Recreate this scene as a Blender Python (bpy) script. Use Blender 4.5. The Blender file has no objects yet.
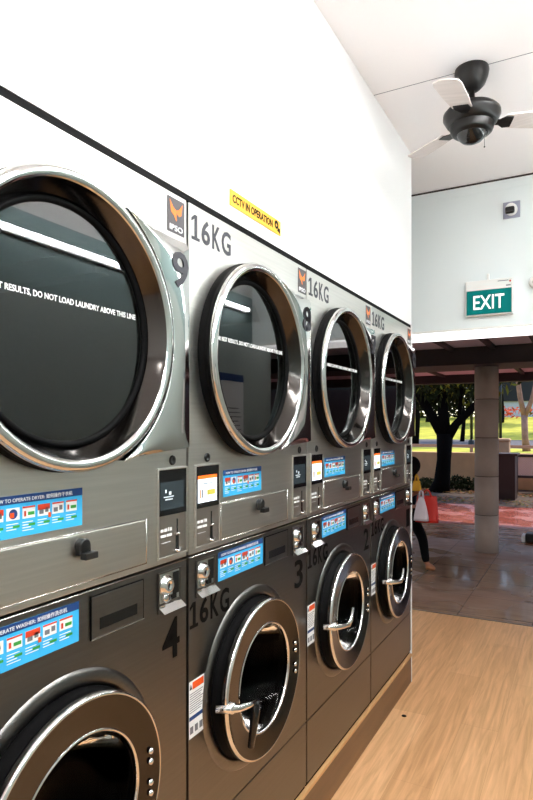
import bpy, bmesh, math, random
from mathutils import Vector, Matrix
random.seed(7)
PI = math.pi
S = bpy.context.scene
COL = S.collection

# ------------------------------------------------------------------ camera
FPX = 596.0
THETA = math.atan(318.5 / FPX)
CAMX = 1.107 * math.cos(THETA)
cam = bpy.data.cameras.new('camera')
cam.sensor_fit = 'VERTICAL'
cam.sensor_height = 36
cam.lens = FPX / 800 * 36
cam.shift_y = 27 / 800
cam.clip_start = 0.02
cam.clip_end = 300
camo = bpy.data.objects.new('camera', cam)
COL.objects.link(camo)
camo.location = (CAMX, 0, 1.62)
camo.rotation_euler = (PI / 2, 0, THETA)
S.camera = camo

# ------------------------------------------------------------------ world, sun, exposure
S.view_settings.view_transform = 'Standard'
S.view_settings.look = 'None'
S.view_settings.gamma = 1
S.view_settings.use_curve_mapping = False
S.view_settings.exposure = 0.0
w = bpy.data.worlds.new('sky')
S.world = w
w.use_nodes = True
nt = w.node_tree
nt.nodes.clear()
sky = nt.nodes.new('ShaderNodeTexSky')
sky.sky_type = 'NISHITA'
sky.sun_disc = False
sky.sun_elevation = math.radians(58)
sky.sun_rotation = math.radians(20)
bg = nt.nodes.new('ShaderNodeBackground')
bg.inputs[1].default_value = 0.45
wo = nt.nodes.new('ShaderNodeOutputWorld')
nt.links.new(sky.outputs[0], bg.inputs[0])
nt.links.new(bg.outputs[0], wo.inputs[0])
sun = bpy.data.lights.new('sun', 'SUN')
sun.energy = 4.5
sun.color = (1, 0.93, 0.8)
sun.angle = math.radians(1.0)
suno = bpy.data.objects.new('sun', sun)
COL.objects.link(suno)
# the sun stands high over the park, beyond the walkway
sd = Vector((0.25, 0.75, 1.25)).normalized()
suno.rotation_euler = sd.to_track_quat('Z', 'Y').to_euler()
suno.location = (4, 20, 25)
TUBE_L = 40.0
FILL_L = 62.0

# ------------------------------------------------------------------ materials
def lin(c):
    return tuple(((v / 255) / 12.92 if v / 255 <= 0.04045 else ((v / 255 + 0.055) / 1.055) ** 2.4) for v in c)

def mat(name, rgb, rough=0.5, metal=0.0, srgb=True, bump=0.0, bscale=20, var=0.0, vscale=5, spec=0.5,
        trans=0.0, ior=1.5, emit=None, estr=0.0, stretch=(1, 1, 1), coat=0.0, rvar=0.0):
    m = bpy.data.materials.new(name)
    m.use_nodes = True
    n = m.node_tree.nodes
    l = m.node_tree.links
    p = n['Principled BSDF']
    c = lin(rgb) if srgb else rgb
    p.inputs['Base Color'].default_value = (*c, 1)
    p.inputs['Roughness'].default_value = rough
    p.inputs['Metallic'].default_value = metal
    p.inputs['Specular IOR Level'].default_value = spec
    p.inputs['Transmission Weight'].default_value = trans
    p.inputs['IOR'].default_value = ior
    p.inputs['Coat Weight'].default_value = coat
    if emit:
        p.inputs['Emission Color'].default_value = (*emit, 1)
        p.inputs['Emission Strength'].default_value = estr
    tc = n.new('ShaderNodeTexCoord')
    mp = n.new('ShaderNodeMapping')
    mp.inputs['Scale'].default_value = stretch
    l.new(tc.outputs['Object'], mp.inputs[0])
    nz = n.new('ShaderNodeTexNoise')
    nz.inputs['Scale'].default_value = vscale
    nz.inputs['Detail'].default_value = 5
    l.new(mp.outputs[0], nz.inputs['Vector'])
    if var > 0:
        r = n.new('ShaderNodeValToRGB')
        r.color_ramp.elements[0].position = 0.3
        r.color_ramp.elements[1].position = 0.7
        r.color_ramp.elements[0].color = (*[v * (1 - var) for v in c], 1)
        r.color_ramp.elements[1].color = (*[min(1, v * (1 + var)) for v in c], 1)
        l.new(nz.outputs[0], r.inputs[0])
        l.new(r.outputs[0], p.inputs['Base Color'])
    if rvar > 0:
        mr = n.new('ShaderNodeMapRange')
        mr.inputs['To Min'].default_value = max(0, rough - rvar)
        mr.inputs['To Max'].default_value = rough + rvar
        l.new(nz.outputs[0], mr.inputs[0])
        l.new(mr.outputs[0], p.inputs['Roughness'])
    if bump > 0:
        nb = n.new('ShaderNodeTexNoise')
        nb.inputs['Scale'].default_value = bscale
        nb.inputs['Detail'].default_value = 4
        l.new(mp.outputs[0], nb.inputs['Vector'])
        b = n.new('ShaderNodeBump')
        b.inputs['Strength'].default_value = bump
        b.inputs['Distance'].default_value = 0.01
        l.new(nb.outputs[0], b.inputs['Height'])
        l.new(b.outputs[0], p.inputs['Normal'])
    return m

def brick_mat(name, c1, c2, cm, bw, bh, rough, mortar=0.004, rot=0, grain=True, gs=(14, 1.2, 1), wet=None, offset=0.5):
    m = bpy.data.materials.new(name)
    m.use_nodes = True
    n = m.node_tree.nodes
    l = m.node_tree.links
    p = n['Principled BSDF']
    tc = n.new('ShaderNodeTexCoord')
    mp = n.new('ShaderNodeMapping')
    mp.inputs['Rotation'].default_value = (0, 0, rot)
    l.new(tc.outputs['Object'], mp.inputs[0])
    b = n.new('ShaderNodeTexBrick')
    b.offset = offset
    b.inputs['Color1'].default_value = (*lin(c1), 1)
    b.inputs['Color2'].default_value = (*lin(c2), 1)
    b.inputs['Mortar'].default_value = (*lin(cm), 1)
    b.inputs['Scale'].default_value = 1
    b.inputs['Brick Width'].default_value = bw
    b.inputs['Row Height'].default_value = bh
    b.inputs['Mortar Size'].default_value = mortar
    l.new(mp.outputs[0], b.inputs['Vector'])
    out = b.outputs['Color']
    if grain:
        m2 = n.new('ShaderNodeMapping')
        m2.inputs['Scale'].default_value = gs
        l.new(tc.outputs['Object'], m2.inputs[0])
        nz = n.new('ShaderNodeTexNoise')
        nz.inputs['Scale'].default_value = 1.6
        nz.inputs['Detail'].default_value = 6
        nz.inputs['Roughness'].default_value = 0.6
        nz.inputs['Distortion'].default_value = 0.8
        l.new(m2.outputs[0], nz.inputs['Vector'])
        r = n.new('ShaderNodeValToRGB')
        r.color_ramp.elements[0].position = 0.3
        r.color_ramp.elements[0].color = (0.66, 0.60, 0.54, 1)
        r.color_ramp.elements[1].position = 0.7
        r.color_ramp.elements[1].color = (1, 1, 1, 1)
        l.new(nz.outputs[0], r.inputs[0])
        mx = n.new('ShaderNodeMix')
        mx.data_type = 'RGBA'
        mx.blend_type = 'MULTIPLY'
        mx.inputs[0].default_value = 1
        l.new(out, mx.inputs[6])
        l.new(r.outputs[0], mx.inputs[7])
        out = mx.outputs[2]
    l.new(out, p.inputs['Base Color'])
    p.inputs['Roughness'].default_value = rough
    if wet:
        nw = n.new('ShaderNodeTexNoise')
        nw.inputs['Scale'].default_value = wet
        nw.inputs['Detail'].default_value = 3
        l.new(tc.outputs['Object'], nw.inputs['Vector'])
        mr = n.new('ShaderNodeMapRange')
        mr.inputs[1].default_value = 0.42
        mr.inputs[2].default_value = 0.6
        mr.inputs[3].default_value = 0.08
        mr.inputs[4].default_value = rough
        l.new(nw.outputs[0], mr.inputs[0])
        l.new(mr.outputs[0], p.inputs['Roughness'])
    return m

M = {}
M['wall'] = mat('white_paint', (240, 240, 240), 0.6, bump=0.02, bscale=60)
M['ceiling'] = mat('ceiling_paint', (246, 242, 243), 0.7, bump=0.02, bscale=40)
M['fascia'] = mat('fascia_paint', (228, 236, 237), 0.5)
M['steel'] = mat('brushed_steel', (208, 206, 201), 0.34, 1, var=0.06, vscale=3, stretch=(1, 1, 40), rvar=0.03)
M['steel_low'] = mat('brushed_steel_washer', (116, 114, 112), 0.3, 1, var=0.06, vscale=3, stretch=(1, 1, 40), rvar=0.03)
M['polish'] = mat('polished_steel', (205, 206, 204), 0.07, 1, bump=0.02, bscale=6)
M['chrome'] = mat('chrome', (225, 225, 225), 0.06, 1)
M['darksteel'] = mat('dark_polished_steel', (70, 67, 65), 0.12, 1)
M['side'] = mat('machine_side', (70, 70, 72), 0.5)
M['rubber'] = mat('black_rubber', (7, 7, 8), 0.6, spec=0.08)
M['black'] = mat('black_plastic', (14, 14, 15), 0.4)
M['gloss_black'] = mat('gloss_black', (10, 10, 12), 0.12)
M['ink'] = mat('dark_lettering', (48, 48, 56), 0.5)
M['inkblack'] = mat('black_lettering', (6, 6, 6), 0.6, spec=0.1)
M['glass'] = mat('tinted_glass', (0.12, 0.13, 0.14), 0.015, 0, srgb=False, trans=1.0, ior=1.65)
M['glass_dark'] = mat('dark_bowl_glass', (0.1, 0.1, 0.1), 0.02, 0, srgb=False, trans=1.0, ior=1.1)
M['drum'] = mat('drum_steel', (50, 52, 54), 0.35, 1, bump=0.3, bscale=60)
M['drum_dark'] = mat('dark_tub', (20, 20, 22), 0.4)
M['plate'] = mat('coin_plate_steel', (150, 144, 138), 0.4, 0.9)
M['white'] = mat('white_print', (238, 240, 242), 0.4)
M['whiteplastic'] = mat('white_plastic', (235, 235, 232), 0.35)
M['cyan'] = mat('cyan_print', (56, 178, 236), 0.35)
M['navy'] = mat('navy_print', (20, 60, 120), 0.35)
M['orange'] = mat('orange_print', (232, 88, 24), 0.4)
M['red'] = mat('red_print', (205, 60, 30), 0.4)
M['green'] = mat('green_print', (50, 150, 60), 0.4)
M['greyprint'] = mat('grey_print', (110, 112, 120), 0.5)
M['logo_back'] = mat('logo_back', (70, 66, 70), 0.5)
M['logo_orange'] = mat('logo_orange', (238, 120, 30), 0.4)
M['screen_white'] = mat('lit_screen', (225, 235, 245), 0.3, emit=(0.85, 0.92, 1), estr=0.75)
M['screen_orange'] = mat('lit_screen_orange', (240, 90, 20), 0.3, emit=(1, 0.22, 0.03), estr=0.8)
M['screen_dark'] = mat('dim_screen', (30, 38, 42), 0.15, emit=(0.02, 0.028, 0.032), estr=1.0)
M['screen_ink'] = mat('lit_screen_ink', (180, 170, 60), 0.3, emit=(0.4, 0.36, 0.08), estr=0.6)
M['screen_text'] = mat('dim_screen_text', (190, 200, 205), 0.3, emit=(0.5, 0.55, 0.58), estr=0.6)
M['yellow'] = mat('yellow_sign', (226, 168, 40), 0.4)
M['exit_green'] = mat('exit_green', (0, 108, 106), 0.7, spec=0.1, emit=lin((0, 110, 106)), estr=0.15)
M['exit_white'] = mat('exit_white', (245, 250, 250), 0.4, emit=(1, 1, 1), estr=0.6)
M['fan'] = mat('fan_black', (14, 13, 13), 0.35, spec=0.3)
M['blade'] = mat('fan_blade', (214, 206, 204), 0.5, var=0.1, vscale=4, stretch=(1, 12, 1))
M['greyplate'] = mat('grey_plate', (150, 152, 170), 0.5)
M['tube'] = mat('lamp_tube', (255, 255, 255), 0.5, emit=(0.97, 1.0, 1.0), estr=TUBE_L)
M['batten'] = mat('ceiling_fill_glow', (255, 255, 255), 0.5, emit=(1.0, 0.99, 0.97), estr=FILL_L)  # glow of the added ceiling fill lights
M['strip'] = mat('soffit_glow', (255, 255, 255), 0.5, emit=(1.0, 0.98, 0.98), estr=2.0)  # glow put into the band under the fascia
M['teal'] = mat('grey_green_wall', (138, 160, 160), 0.45)
M['tealdark'] = mat('dark_green_wall', (172, 184, 181), 0.5)
M['floor'] = brick_mat('oak_laminate', (240, 192, 144), (226, 176, 128), (206, 156, 112), 1.35, 0.19, 0.33, 0.001, PI / 2, gs=(22, 1.3, 1))
M['plinth'] = mat('plinth_wood', (116, 86, 58), 0.45, var=0.2, vscale=2, stretch=(10, 1, 10))
M['nosing'] = mat('plinth_nosing', (205, 160, 110), 0.4, var=0.1, vscale=2, stretch=(10, 1, 10))
M['concrete'] = mat('column_concrete', (182, 166, 156), 0.8, var=0.12, vscale=3, bump=0.1, bscale=30)
M['groove'] = mat('column_joint', (80, 72, 70), 0.9)
M['beam'] = mat('dark_beam', (44, 34, 36), 0.6)
M['soffit_out'] = mat('walkway_soffit', (228, 214, 224), 0.7)
M['walk'] = brick_mat('walkway_tiles', (176, 146, 124), (164, 134, 114), (116, 94, 80), 0.6, 0.6, 0.55, 0.006, 0, gs=(1.5, 5, 1), wet=0.8, offset=0.0)
M['brick'] = brick_mat('red_brick_paving', (186, 98, 86), (158, 78, 70), (176, 130, 120), 0.2, 0.1, 0.4, 0.008, 0, gs=(4, 4, 1), wet=1.5)
M['wetstrip'] = mat('wet_brown_paving', (150, 108, 78), 0.25, var=0.25, vscale=1.5, stretch=(1, 3, 1), rvar=0.2)
M['soil'] = mat('leaf_litter_soil', (64, 42, 24), 0.9, var=0.6, vscale=14, bump=0.5, bscale=25)
M['gardenwall'] = mat('tan_wall', (206, 154, 108), 0.85, var=0.12, vscale=2)
M['grass'] = mat('grass', (176, 172, 46), 0.9, var=0.25, vscale=1.2, bump=0.5, bscale=30)
M['asphalt'] = mat('asphalt', (78, 74, 80), 0.8)
M['bark'] = mat('dark_bark', (14, 11, 9), 0.95, spec=0.05, bump=0.6, bscale=18, stretch=(1, 1, 0.3))
M['bark2'] = mat('pale_bark', (150, 112, 98), 0.9, var=0.3, vscale=6, bump=0.4, bscale=18)
M['leaf'] = mat('dark_leaf', (36, 40, 16), 0.8, spec=0.1, var=0.5, vscale=2)
M['leaf2'] = mat('olive_leaf', (98, 92, 28), 0.8, spec=0.1, var=0.4, vscale=2)
M['leaf_dry'] = mat('dry_leaf', (150, 92, 44), 0.8, var=0.4, vscale=9)
M['flower'] = mat('orange_flowers', (222, 92, 50), 0.7, var=0.3, vscale=2)
M['pinkrail'] = mat('pale_rail', (170, 128, 120), 0.5)
M['brownmetal'] = mat('brown_box', (58, 34, 28), 0.5)
M['stone'] = mat('tan_stone', (206, 160, 120), 0.8, var=0.15, vscale=5)
M['bldg_white'] = mat('building_white', (235, 235, 240), 0.6)
M['bldg_dark'] = mat('building_dark', (44, 44, 48), 0.6)
M['bldg_red'] = mat('building_eaves', (190, 80, 50), 0.6)
M['skin'] = mat('skin', (170, 112, 84), 0.5)
M['hair'] = mat('hair', (10, 8, 8), 0.8, spec=0.1)
M['topcloth'] = mat('navy_top', (14, 16, 26), 0.9, spec=0.1)
M['trousers'] = mat('black_trousers', (10, 10, 12), 0.9, spec=0.1)
M['shoe'] = mat('tan_shoe', (176, 116, 76), 0.6)
M['redbag'] = mat('red_bag', (205, 40, 30), 0.5)
M['whitebag'] = mat('white_plastic_bag', (225, 215, 225), 0.35, bump=0.4, bscale=20)
M['yellowcloth'] = mat('yellow_cloth', (215, 160, 40), 0.7)
M['lattice'] = mat('pale_lattice', (224, 190, 184), 0.6)

# ------------------------------------------------------------------ mesh builder
_tcache = {}
def text_geo(s, off=0.0):
    k = (s, off)
    if k in _tcache: return _tcache[k]
    cu = bpy.data.curves.new('t', 'FONT')
    cu.body = s
    cu.offset = off
    cu.resolution_u = 3
    o = bpy.data.objects.new('t', cu)
    COL.objects.link(o)
    dg = bpy.context.evaluated_depsgraph_get()
    me = o.evaluated_get(dg).to_mesh()
    vs = [tuple(v.co) for v in me.vertices]
    fs = [tuple(p.vertices) for p in me.polygons]
    bpy.data.objects.remove(o)
    bpy.data.curves.remove(cu)
    xs = [v[0] for v in vs] or [0, 1]
    ys = [v[1] for v in vs] or [0, 1]
    r = (vs, fs, min(xs), max(xs), min(ys), max(ys))
    _tcache[k] = r
    return r

class MB:
    def __init__(s, org=(0, 0, 0)):
        s.v = []; s.f = []; s.mi = []; s.mats = []; s.sm = []
        s.o = org; s.cur = 0
    def use(s, m):
        mm = M[m] if isinstance(m, str) else m
        if mm not in s.mats: s.mats.append(mm)
        s.cur = s.mats.index(mm)
        return s
    def face(s, idx, smooth=False):
        s.f.append(tuple(idx)); s.mi.append(s.cur); s.sm.append(smooth)
    def add(s, pts, faces, smooth=False):
        b = len(s.v)
        s.v += [tuple(p) for p in pts]
        for f in faces: s.face([b + i for i in f], smooth)
        return s
    def box(s, x0, x1, y0, y1, z0, z1):
        p = [(x0, y0, z0), (x1, y0, z0), (x1, y1, z0), (x0, y1, z0), (x0, y0, z1), (x1, y0, z1), (x1, y1, z1), (x0, y1, z1)]
        return s.add(p, [(0, 3, 2, 1), (4, 5, 6, 7), (0, 1, 5, 4), (1, 2, 6, 5), (2, 3, 7, 6), (3, 0, 4, 7)])
    def prism(s, poly, x0, x1):
        """poly in (y,z), counter-clockwise seen from +x; extruded from x0 to x1"""
        n = len(poly)
        p = [(x0, a, b) for a, b in poly] + [(x1, a, b) for a, b in poly]
        return s.add(p, [tuple(range(n - 1, -1, -1)), tuple(range(n, 2 * n))] + [(i, (i + 1) % n, n + (i + 1) % n, n + i) for i in range(n)])
    def rect(s, y0, y1, z0, z1, x0, x1):
        return s.box(x0, x1, y0, y1, z0, z1)
    def lathe(s, prof, c, n=64, axis='x', smooth=True, caps=True):
        """prof [(a,r)] along the axis; c = centre in the two other coordinates plus offset 0"""
        b = len(s.v)
        rings = []
        for a, r in prof:
            if r < 1e-6:
                rings.append([len(s.v)])
                s.v.append(s._ax(a, 0, 0, c, axis))
            else:
                st = len(s.v)
                for i in range(n):
                    t = 2 * PI * i / n
                    s.v.append(s._ax(a, r * math.cos(t), r * math.sin(t), c, axis))
                rings.append(list(range(st, st + n)))
        for A, B in zip(rings, rings[1:]):
            if len(A) == 1 and len(B) == 1: continue
            for i in range(n):
                j = (i + 1) % n
                if len(A) == 1: s.face((A[0], B[j], B[i]), smooth)
                elif len(B) == 1: s.face((A[i], A[j], B[0]), smooth)
                else: s.face((A[i], A[j], B[j], B[i]), smooth)
        return s
    def _ax(s, a, p, q, c, axis):
        if axis == 'x': return (a, c[0] + p, c[1] + q)
        if axis == 'z': return (c[0] + p, c[1] + q, a)
        return (c[0] + p, a, c[1] + q)
    def plate_hole(s, y0, y1, z0, z1, cy, cz, r, x0, x1, n=64):
        """plate in the yz plane with a round hole, thickness x0..x1"""
        angs = [2 * PI * i / n for i in range(n)]
        angs += [math.atan2(b - cz, a - cy) % (2 * PI) for a in (y0, y1) for b in (z0, z1)]
        angs = sorted(set(angs))
        out = []; inn = []
        for t in angs:
            c, d = math.cos(t), math.sin(t)
            k = []
            if c > 1e-9: k.append((y1 - cy) / c)
            if c < -1e-9: k.append((y0 - cy) / c)
            if d > 1e-9: k.append((z1 - cz) / d)
            if d < -1e-9: k.append((z0 - cz) / d)
            m = min(k)
            out.append((cy + m * c, cz + m * d)); inn.append((cy + r * c, cz + r * d))
        N = len(angs)
        p = [(x1, *q) for q in out] + [(x1, *q) for q in inn] + [(x0, *q) for q in out] + [(x0, *q) for q in inn]
        fs = []
        for i in range(N):
            j = (i + 1) % N
            fs += [(i, j, N + j, N + i), (2 * N + j, 2 * N + i, 3 * N + i, 3 * N + j), (2 * N + i, 2 * N + j, j, i), (N + i, N + j, 3 * N + j, 3 * N + i)]
        return s.add(p, fs)
    def tube(s, path, rad, n=10, smooth=True):
        path = [Vector(p) for p in path]
        if not hasattr(rad, '__len__'): rad = [rad] * len(path)
        rings = []
        up = Vector((0.123, 0.31, 0.94))
        for i, p in enumerate(path):
            d = (path[min(i + 1, len(path) - 1)] - path[max(i - 1, 0)]).normalized()
            a = d.cross(up)
            if a.length < 0.05: a = d.cross(Vector((1, 0, 0)))
            a.normalize(); b2 = d.cross(a)
            st = len(s.v)
            for k in range(n):
                t = 2 * PI * k / n
                s.v.append(tuple(p + (a * math.cos(t) + b2 * math.sin(t)) * rad[i]))
            rings.append(st)
        for A, B in zip(rings, rings[1:]):
            for k in range(n):
                j = (k + 1) % n
                s.face((A + k, B + k, B + j, A + j), smooth)
        s.face([rings[0] + k for k in range(n)]); s.face([rings[-1] + k for k in range(n - 1, -1, -1)])
        return s
    def text(s, st, x, y0, y1, z0, z1, off=0.0, plane='x', th=0.0006):
        vs, fs, ax, bx, ay, by = text_geo(st, off)
        sx = (y1 - y0) / max(bx - ax, 1e-6); sz = (z1 - z0) / max(by - ay, 1e-6)
        def mp(v, d):
            a = y0 + (v[0] - ax) * sx; b = z0 + (v[1] - ay) * sz
            return (x + d, a, b) if plane == 'x' else (a, x - d, b)
        n = len(vs)
        pts = [mp(v, th) for v in vs] + [mp(v, 0) for v in vs]
        edges = {}
        for f in fs:
            for i in range(len(f)):
                e = (f[i], f[(i + 1) % len(f)])
                if (e[1], e[0]) in edges: del edges[(e[1], e[0])]
                else: edges[e] = 1
        ff = list(fs) + [(e[0], e[0] + n, e[1] + n, e[1]) for e in edges]
        return s.add(pts, ff)
    def ball(s, c, r, n=16, sc=(1, 1, 1)):
        prof = [(-math.cos(PI * i / n), math.sin(PI * i / n)) for i in range(n + 1)]
        b = len(s.v)
        s.lathe([(a, q) for a, q in prof], (0, 0), n=n, axis='z')
        for i in range(b, len(s.v)):
            v = s.v[i]
            s.v[i] = (c[0] + v[0] * r * sc[0], c[1] + v[1] * r * sc[1], c[2] + v[2] * r * sc[2])
        return s
    def build(s, name, parent=None, bevel=0.0, loc=None, fix=True):
        me = bpy.data.meshes.new(name)
        me.from_pydata([(v[0] - s.o[0], v[1] - s.o[1], v[2] - s.o[2]) for v in s.v], [], s.f)
        for m in s.mats: me.materials.append(m)
        for p, mi, sm in zip(me.polygons, s.mi, s.sm):
            p.material_index = mi; p.use_smooth = sm
        if fix:
            bm = bmesh.new(); bm.from_mesh(me)
            bmesh.ops.recalc_face_normals(bm, faces=bm.faces[:])
            bm.to_mesh(me); bm.free()
        me.update()
        o = bpy.data.objects.new(name, me)
        COL.objects.link(o)
        if parent: o.parent = parent
        if loc is not None: o.location = loc
        elif parent is None: o.location = s.o
        if bevel:
            b = o.modifiers.new('bevel', 'BEVEL')
            b.width = bevel; b.segments = 2; b.limit_method = 'ANGLE'
        return o

def tag(o, label, cat, group=None, kind=None):
    o['label'] = label; o['category'] = cat
    if group: o['group'] = group
    if kind: o['kind'] = kind
    return o
def empty(name, loc, rz=0):
    o = bpy.data.objects.new(name, None)
    o.empty_display_size = 0.1
    COL.objects.link(o); o.location = loc; o.rotation_euler = (0, 0, rz)
    return o
def struct(mb, name, bevel=0):
    o = mb.build(name, bevel=bevel); o['kind'] = 'structure'
    return o
kids = {}
def copy_tree(o, parent=None):
    c = o.copy(); COL.objects.link(c); c.parent = parent
    for ch in list(o.children): copy_tree(ch, c)
    return c

# ------------------------------------------------------------------ room
W = 0.805
Y0 = [0.556 + W * i for i in range(4)]
YEND = Y0[3] + W
CEIL = 3.36
YF = 4.457
XR = 1.55
YB = -2.2
mb = MB().use('floor').box(-1.05, XR, YB, 5.29, -0.05, 0); struct(mb, 'floor')
mb = MB().use('ceiling').box(-1.15, XR + 0.1, YB - 0.1, YF + 0.35, CEIL, CEIL + 0.08); struct(mb, 'ceiling')
# bulkhead wall over the machines
mb = MB().use('wall').box(-0.12, 0.0, YB, YEND + 0.012, 2.268, CEIL - 0.001); struct(mb, 'wall_left')
mb = MB().use('wall').box(-1.05, -0.12, YEND, YEND + 0.012, 0.0, CEIL - 0.001).box(-0.12, 0.004, YEND, YEND + 0.012, 0.0, 2.268)
struct(mb, 'wall_machine_end')
mb = MB().use('wall').box(-1.15, -1.05, YB, 5.29, 0, CEIL - 0.001); struct(mb, 'wall_service')
mb = MB().use('tealdark').box(XR, XR + 0.1, YB, YF + 0.34, 0, 2.3)
mb.use('teal').box(XR, XR + 0.1, YB, YF + 0.34, 2.3, 2.72)
mb.use('wall').box(XR, XR + 0.1, YB, YF + 0.34, 2.72, CEIL - 0.001); struct(mb, 'wall_right')
mb = MB().use('wall').box(-1.05, XR, YB - 0.1, YB, 0, CEIL - 0.001); struct(mb, 'wall_back')
# fascia over the open shop front
mb = MB().use('fascia').box(-1.05, XR, YF, YF + 0.34, 2.33, CEIL - 0.012); struct(mb, 'wall_front')
r = empty('soffit_glow_strip', (0, YF, 2.3))  # added glowing band brightens the soffit edge and walkway; no lamp known there
tag(r, 'added glowing white strip along the bottom edge of the white fascia', 'glow strip')
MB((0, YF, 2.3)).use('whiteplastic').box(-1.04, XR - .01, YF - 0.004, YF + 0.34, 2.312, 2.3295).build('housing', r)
MB((0, YF, 2.3)).use('strip').box(-1.03, XR - .02, YF + 0.0, YF + 0.33, 2.296, 2.312).build('glow_panel', r)
mb = MB().use('beam').box(-1.05, XR, YF - 0.004, YF, CEIL - 0.012, CEIL - 0.001); struct(mb, 'trim_2')
mb = MB().use('greyprint').box(-1.05, XR, 3.021, 3.024, CEIL - 0.0015, CEIL); struct(mb, 'trim_3')
mb = MB().use('fascia').box(-1.05, XR, YF - 0.0015, YF, 3.285, 3.2875); struct(mb, 'trim_4')
mb = MB().use('plate').box(-1.05, XR, 5.275, 5.295, -0.01, 0.006); struct(mb, 'trim_5')
mb = MB().use('rubber').box(-0.1, -0.002, YB, YEND, 2.2505, 2.2675); struct(mb, 'trim_6')

# plinth under the machines
root = empty('machine_plinth', (0, 2, 0))
tag(root, 'long low brown wooden plinth carrying the row of washing machines', 'plinth')
MB((0, 2, 0)).use('plinth').box(-0.9, 0.002, YB, YEND - 0.002, 0.0, 0.165).build('base_board', root)
MB((0, 2, 0)).use('nosing').box(-0.9, 0.008, YB, YEND - 0.002, 0.165, 0.182).build('top_board', root, bevel=0.002)

# ------------------------------------------------------------------ dryers and washers
def sticker(mb, y0, y1, z0, z1, x, title, n=5):
    """blue operating instructions: navy header, white picture boxes with red heads, small lines of print"""
    e = 0.0006
    h = z1 - z0; wd = y1 - y0
    mb.use('cyan').box(x, x + e, y0, y1, z0, z1)
    mb.use('navy').box(x + e, x + 2 * e, y0, y1, z1 - h * 0.2, z1)
    mb.use('white').text(title, x + 2 * e, y0 + wd * 0.06, y1 - wd * 0.12, z1 - h * 0.165, z1 - h * 0.05, 0.01, th=0.0003)
    bw = wd * 0.92 / n
    for i in range(n):
        a = y0 + wd * 0.04 + i * bw; b = a + bw * 0.82
        zt = z1 - h * 0.29; zb = z1 - h * 0.58
        mb.use('white').box(x + e, x + 2 * e, a, b, zb, zt)
        if i != 1: mb.use('red').box(x + 2 * e, x + 3 * e, a, b, zt - h * (0.14 if i in (0, 3) else 0.04), zt)
        if i == 1:
            mb.use('navy').lathe([(x + 2 * e, bw * .26), (x + 3 * e, bw * .26), (x + 3 * e, 0)], ((a + b) / 2, (zb + zt) / 2), n=14, smooth=False)
            mb.use('orange').box(x + 3 * e, x + 4 * e, a + bw * .2, a + bw * .45, zb + h * .06, zb + h * .18)
        elif i in (2, 5):
            mb.use('green').box(x + 2 * e, x + 3 * e, a + bw * .35, b - bw * .06, zb + h * .07, zb + h * .15)
            mb.use('red').box(x + 2 * e, x + 3 * e, a + bw * .1, a + bw * .22, zb + h * .05, zb + h * .18)
        else:
            mb.use('greyprint').box(x + 2 * e, x + 3 * e, a + bw * .1, a + bw * .38, zb + h * .05, zb + h * .16)
            mb.use('greyprint').box(x + 2 * e, x + 3 * e, a + bw * .5, a + bw * .72, zb + h * .08, zb + h * .2)
            if i == 3: mb.use('orange').box(x + 3 * e, x + 4 * e, b - bw * .12, b + bw * .06, zb - h * .06, zb + h * .06)
        mb.use('white')
        for k in range(4 if i in (0, 2) else 3):
            ln = bw * (0.55 + 0.25 * ((i * 7 + k * 3) % 4) / 4)
            zz = zb - h * (0.1 + 0.065 * k)
            if zz > z0 + h * 0.04: mb.box(x + e, x + 1.6 * e, a, a + ln, zz, zz + h * 0.02)
        mb.use('green').box(x + e, x + 2 * e, a + bw * .4, b, zb - h * 0.19, zb - h * 0.13)

DC = (0.36, 1.838)      # dryer door centre (y, z)
ZD = 1.258
def ring_arc(c, r, a0, a1, n):
    return [(c[0] + r * math.cos(math.radians(a0 + (a1 - a0) * i / n)), c[1] + r * math.sin(math.radians(a0 + (a1 - a0) * i / n))) for i in range(n + 1)]

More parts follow.
